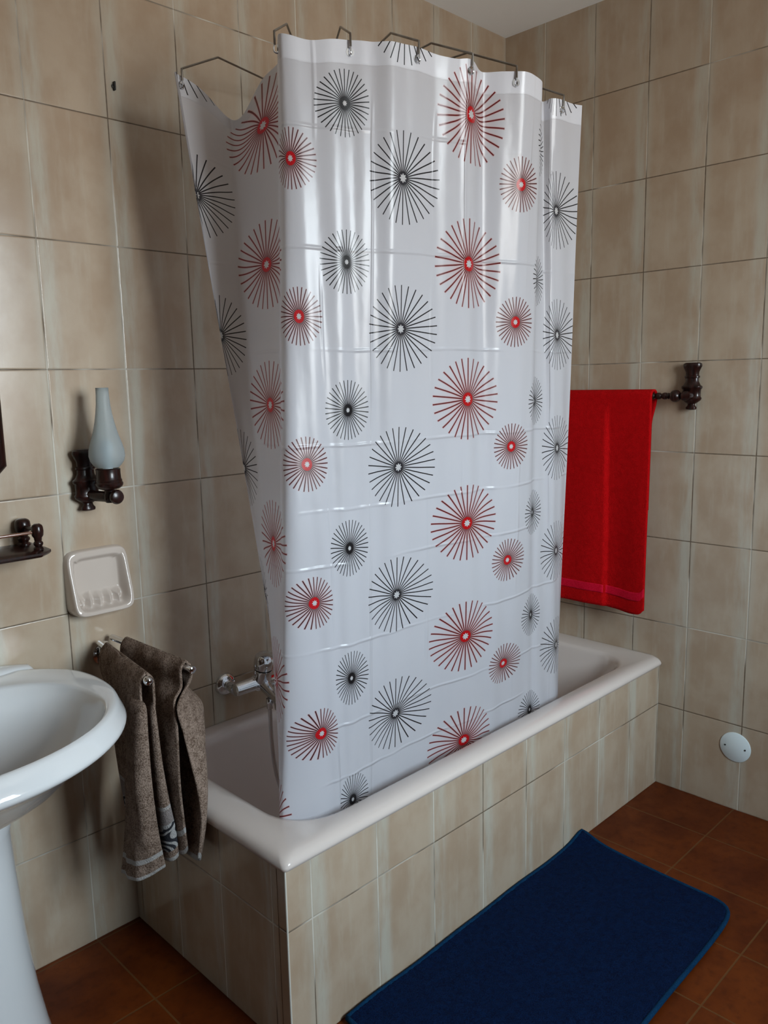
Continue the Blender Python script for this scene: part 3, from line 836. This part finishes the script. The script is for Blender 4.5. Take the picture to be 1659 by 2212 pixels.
for j in range(9):
    for i in range(NUx + 1):
        u = i / NUx; z = zb(u) + .048 + .030 * j / 8
        p = towel_face(u, z, -1); V.append(p + Vector((-.0042, 0, 0)))
for j in range(8):
    for i in range(NUx):
        a = j * (NUx + 1) + i; Fc.append((a, a + 1, a + NUx + 2, a + NUx + 1))
tb = mesh('woven_band', V, Fc, M['red_band'], tw, label='smoother crimson woven band')
m = tb.modifiers.new('thickness', 'SOLIDIFY'); m.thickness = .0012; m.offset = 0

# ------------------------------------------------------------------ wooden shelf with gallery
shelf = thing('wall_shelf', 'dark wood wall shelf with a turned gallery rail, left of the soap dish', 'shelf', (-2.2, 0, 1.08))
SX1 = -1.868; SX0 = -2.50; SD = .125
mb = MB()
def slab(x0, x1, y0, z0, z1, c=.03):
    out = [(x0 + c, y0), (x1 - c, y0), (x1, y0 + c), (x1, -.0015), (x0, -.0015), (x0, y0 + c)]
    return [Vector((a, b, z0)) for a, b in out], [Vector((a, b, z1)) for a, b in out]
pr = [(-.010, 1.0755), (-.002, 1.0780), (.001, 1.0825), (.001, 1.0875), (-.004, 1.091), (-.008, 1.0935)]
rg = [[p.copy() for p in slab(SX0 - o, SX1 + o, -SD - o, z, z)[0]] for o, z in pr]
mb.rings(rg); mb.build('shelf_board', M['wood'], shelf, sharp=30)
POST = [(.011, 0), (.011, .004), (.0075, .008), (.0105, .013), (.0105, .017), (.0075, .021), (.0085, .025), (.0085, .028), (.0125, .034), (.0135, .044), (.0125, .054), (.0105, .058), (.0065, .061)]
def post(x, y, sc_=1.0):
    return MB().lathe([(r * sc_, t * (.060 / .061) * (1 if sc_ == 1 else 1.05)) for r, t in POST], (x, y, 1.0925), (0, 0, 1), 24)
for x, y, s_ in ((SX1 - .030, -SD + .020, 1), (SX0 + .030, -SD + .020, 1)):
    post(x, y, s_).build('gallery_post', M['wood'], shelf)
for x in (SX1 - .030, SX0 + .030):
    post(x, -.020, 1.35).build('rear_post', M['wood'], shelf)
    MB().tube([(x, -.03, 1.137), (x, -SD + .025, 1.137)], .0045, 10).build('side_rail', M['wood'], shelf)
M['rail'] = simple('polished_brown_rail', (.16, .065, .04), .15, coat=.8)
MB().tube([(SX0 + .03, -SD + .020, 1.134), (SX1 - .03, -SD + .020, 1.134)], .0035, 12).build('front_rail', M['rail'], shelf)

# ------------------------------------------------------------------ mirror
mir = thing('wall_mirror', 'mirror in a dark wood frame with clipped corners, above the shelf at the left edge', 'mirror', (-2.2, 0, 1.24))
mx, mz0, mz1, mc = -1.917, 1.205, 1.86, .075
def octa(d, y):
    x0, x1, z0, z1, c = -2.52 + d, mx - d, mz0 + d, mz1 - d, mc - d * .41
    return [Vector(p) for p in ((x0 + c, y, z0), (x1 - c, y, z0), (x1, y, z0 + c), (x1, y, z1 - c), (x1 - c, y, z1), (x0 + c, y, z1), (x0, y, z1 - c), (x0, y, z0 + c))]
mb = MB(); mb.rings([octa(0, -.001), octa(0, -.010), octa(.004, -.016), octa(.012, -.020), octa(.020, -.016), octa(.026, -.017), octa(.036, -.012), octa(.036, -.006)], cap0=True, cap1=False)
mb.build('frame', M['wood'], mir, sharp=30)
mb = MB(); mb.rings([octa(.034, -.007), octa(.034, -.009)]); mb.build('mirror_glass', M['mirror'], mir, sharp=30)

# ------------------------------------------------------------------ small wall things
cover = thing('junction_cover', 'round white blanking cover low on the right wall', 'wall cover', (0, -.957, .222))
MB().lathe([(.051, 0), (.051, .002), (.049, .0035), (.0, .0040)], (-.0003, -.957, .222), (-1, 0, 0), 48).build('cover_disc', M['white_plastic'], cover)
disc_ = cover.children[0]
for y in (-.924, -.990):
    MB().lathe([(.0028, 0), (.0028, .0012), (.0015, .0018)], (-.0040, y, .222), (-1, 0, 0), 12).build('screw', M['black'], disc_)
hk = MB().lathe([(.0055, 0), (.0055, .003), (.0035, .004)], (-1.5795, -.0003, 2.176), (0, -1, 0), 14)
hk.box(-1.5815, -1.5775, -.010, -.0005, 2.166, 2.186, .001)
o = hk.build('wall_hook', M['black'], None, org=(-1.5795, 0, 2.176)); tag(o, 'tiny dark hook in the upper left wall tiles', 'hook')

# ------------------------------------------------------------------ bath mat
mat_ = thing('bath_mat', 'dark blue terry bath mat on the floor along the tub front', 'bath mat', (-1.02, -.93, 0))
RC = [(-1.528, -.696), (-.510, -.688), (-.535, -1.185), (-1.56, -1.20)]
def rug_xy(s, t):
    a_, b_ = (s - .5) * 2, (t - .5) * 2     # rounded far right corner
    if a_ > 0 and b_ > 0:
        k = max(a_, b_) / max(1e-9, (a_ ** 12 + b_ ** 12) ** (1 / 12))
        k = min(1, k); s, t = .5 + a_ * k / 2, .5 + b_ * k / 2
    a = Vector(RC[0]).lerp(Vector(RC[1]), s); b = Vector(RC[3]).lerp(Vector(RC[2]), s)
    return a.lerp(b, t)
NXr, NYr = 150, 76
rnd = random.Random(5)
V, Fc = [], []
def rug_z(s, t):
    d = min(s, 1 - s, t, 1 - t)
    z = .0140 + .0018 * math.sin(s * 14) * math.sin(t * 7 + 1)
    z += .016 * math.exp(-((s - 1) / .05) ** 2) * math.exp(-(t / .12) ** 2)       # corner pushed up against the tub
    z += .004 * math.exp(-(t / .06) ** 2) * (.6 + .4 * math.sin(s * 21))
    return z
for j in range(NYr + 1):
    for i in range(NXr + 1):
        s_, t_ = i / NXr, j / NYr; rr_ = .03
        # slightly rounded corners
        p = rug_xy(s_, t_)
        V.append((p.x, p.y, rug_z(s_, t_) + rnd.uniform(-.0009, .0009)))
n0 = len(V)
for j in range(NYr):
    for i in range(NXr):
        a = j * (NXr + 1) + i; Fc.append((a, a + NXr + 1, a + NXr + 2, a + 1))
pile = mesh('mat_pile', V, Fc, M['rug'], mat_)
m = pile.modifiers.new('thickness', 'SOLIDIFY'); m.thickness = .009; m.offset = -1 if pile.data.polygons[0].normal.z > 0 else 1
pts = []
for s_, t_ in [(i / 60, 0) for i in range(60)] + [(1, i / 30) for i in range(30)] + [(1 - i / 60, 1) for i in range(60)] + [(0, 1 - i / 30) for i in range(31)]:
    p = rug_xy(s_, t_); pts.append((p.x, p.y, rug_z(s_, t_) - .0035))
MB().tube(pts, .0062, 10).build('mat_hem', M['rug_hem'], mat_, sharp=180, label='lighter teal blue hem')
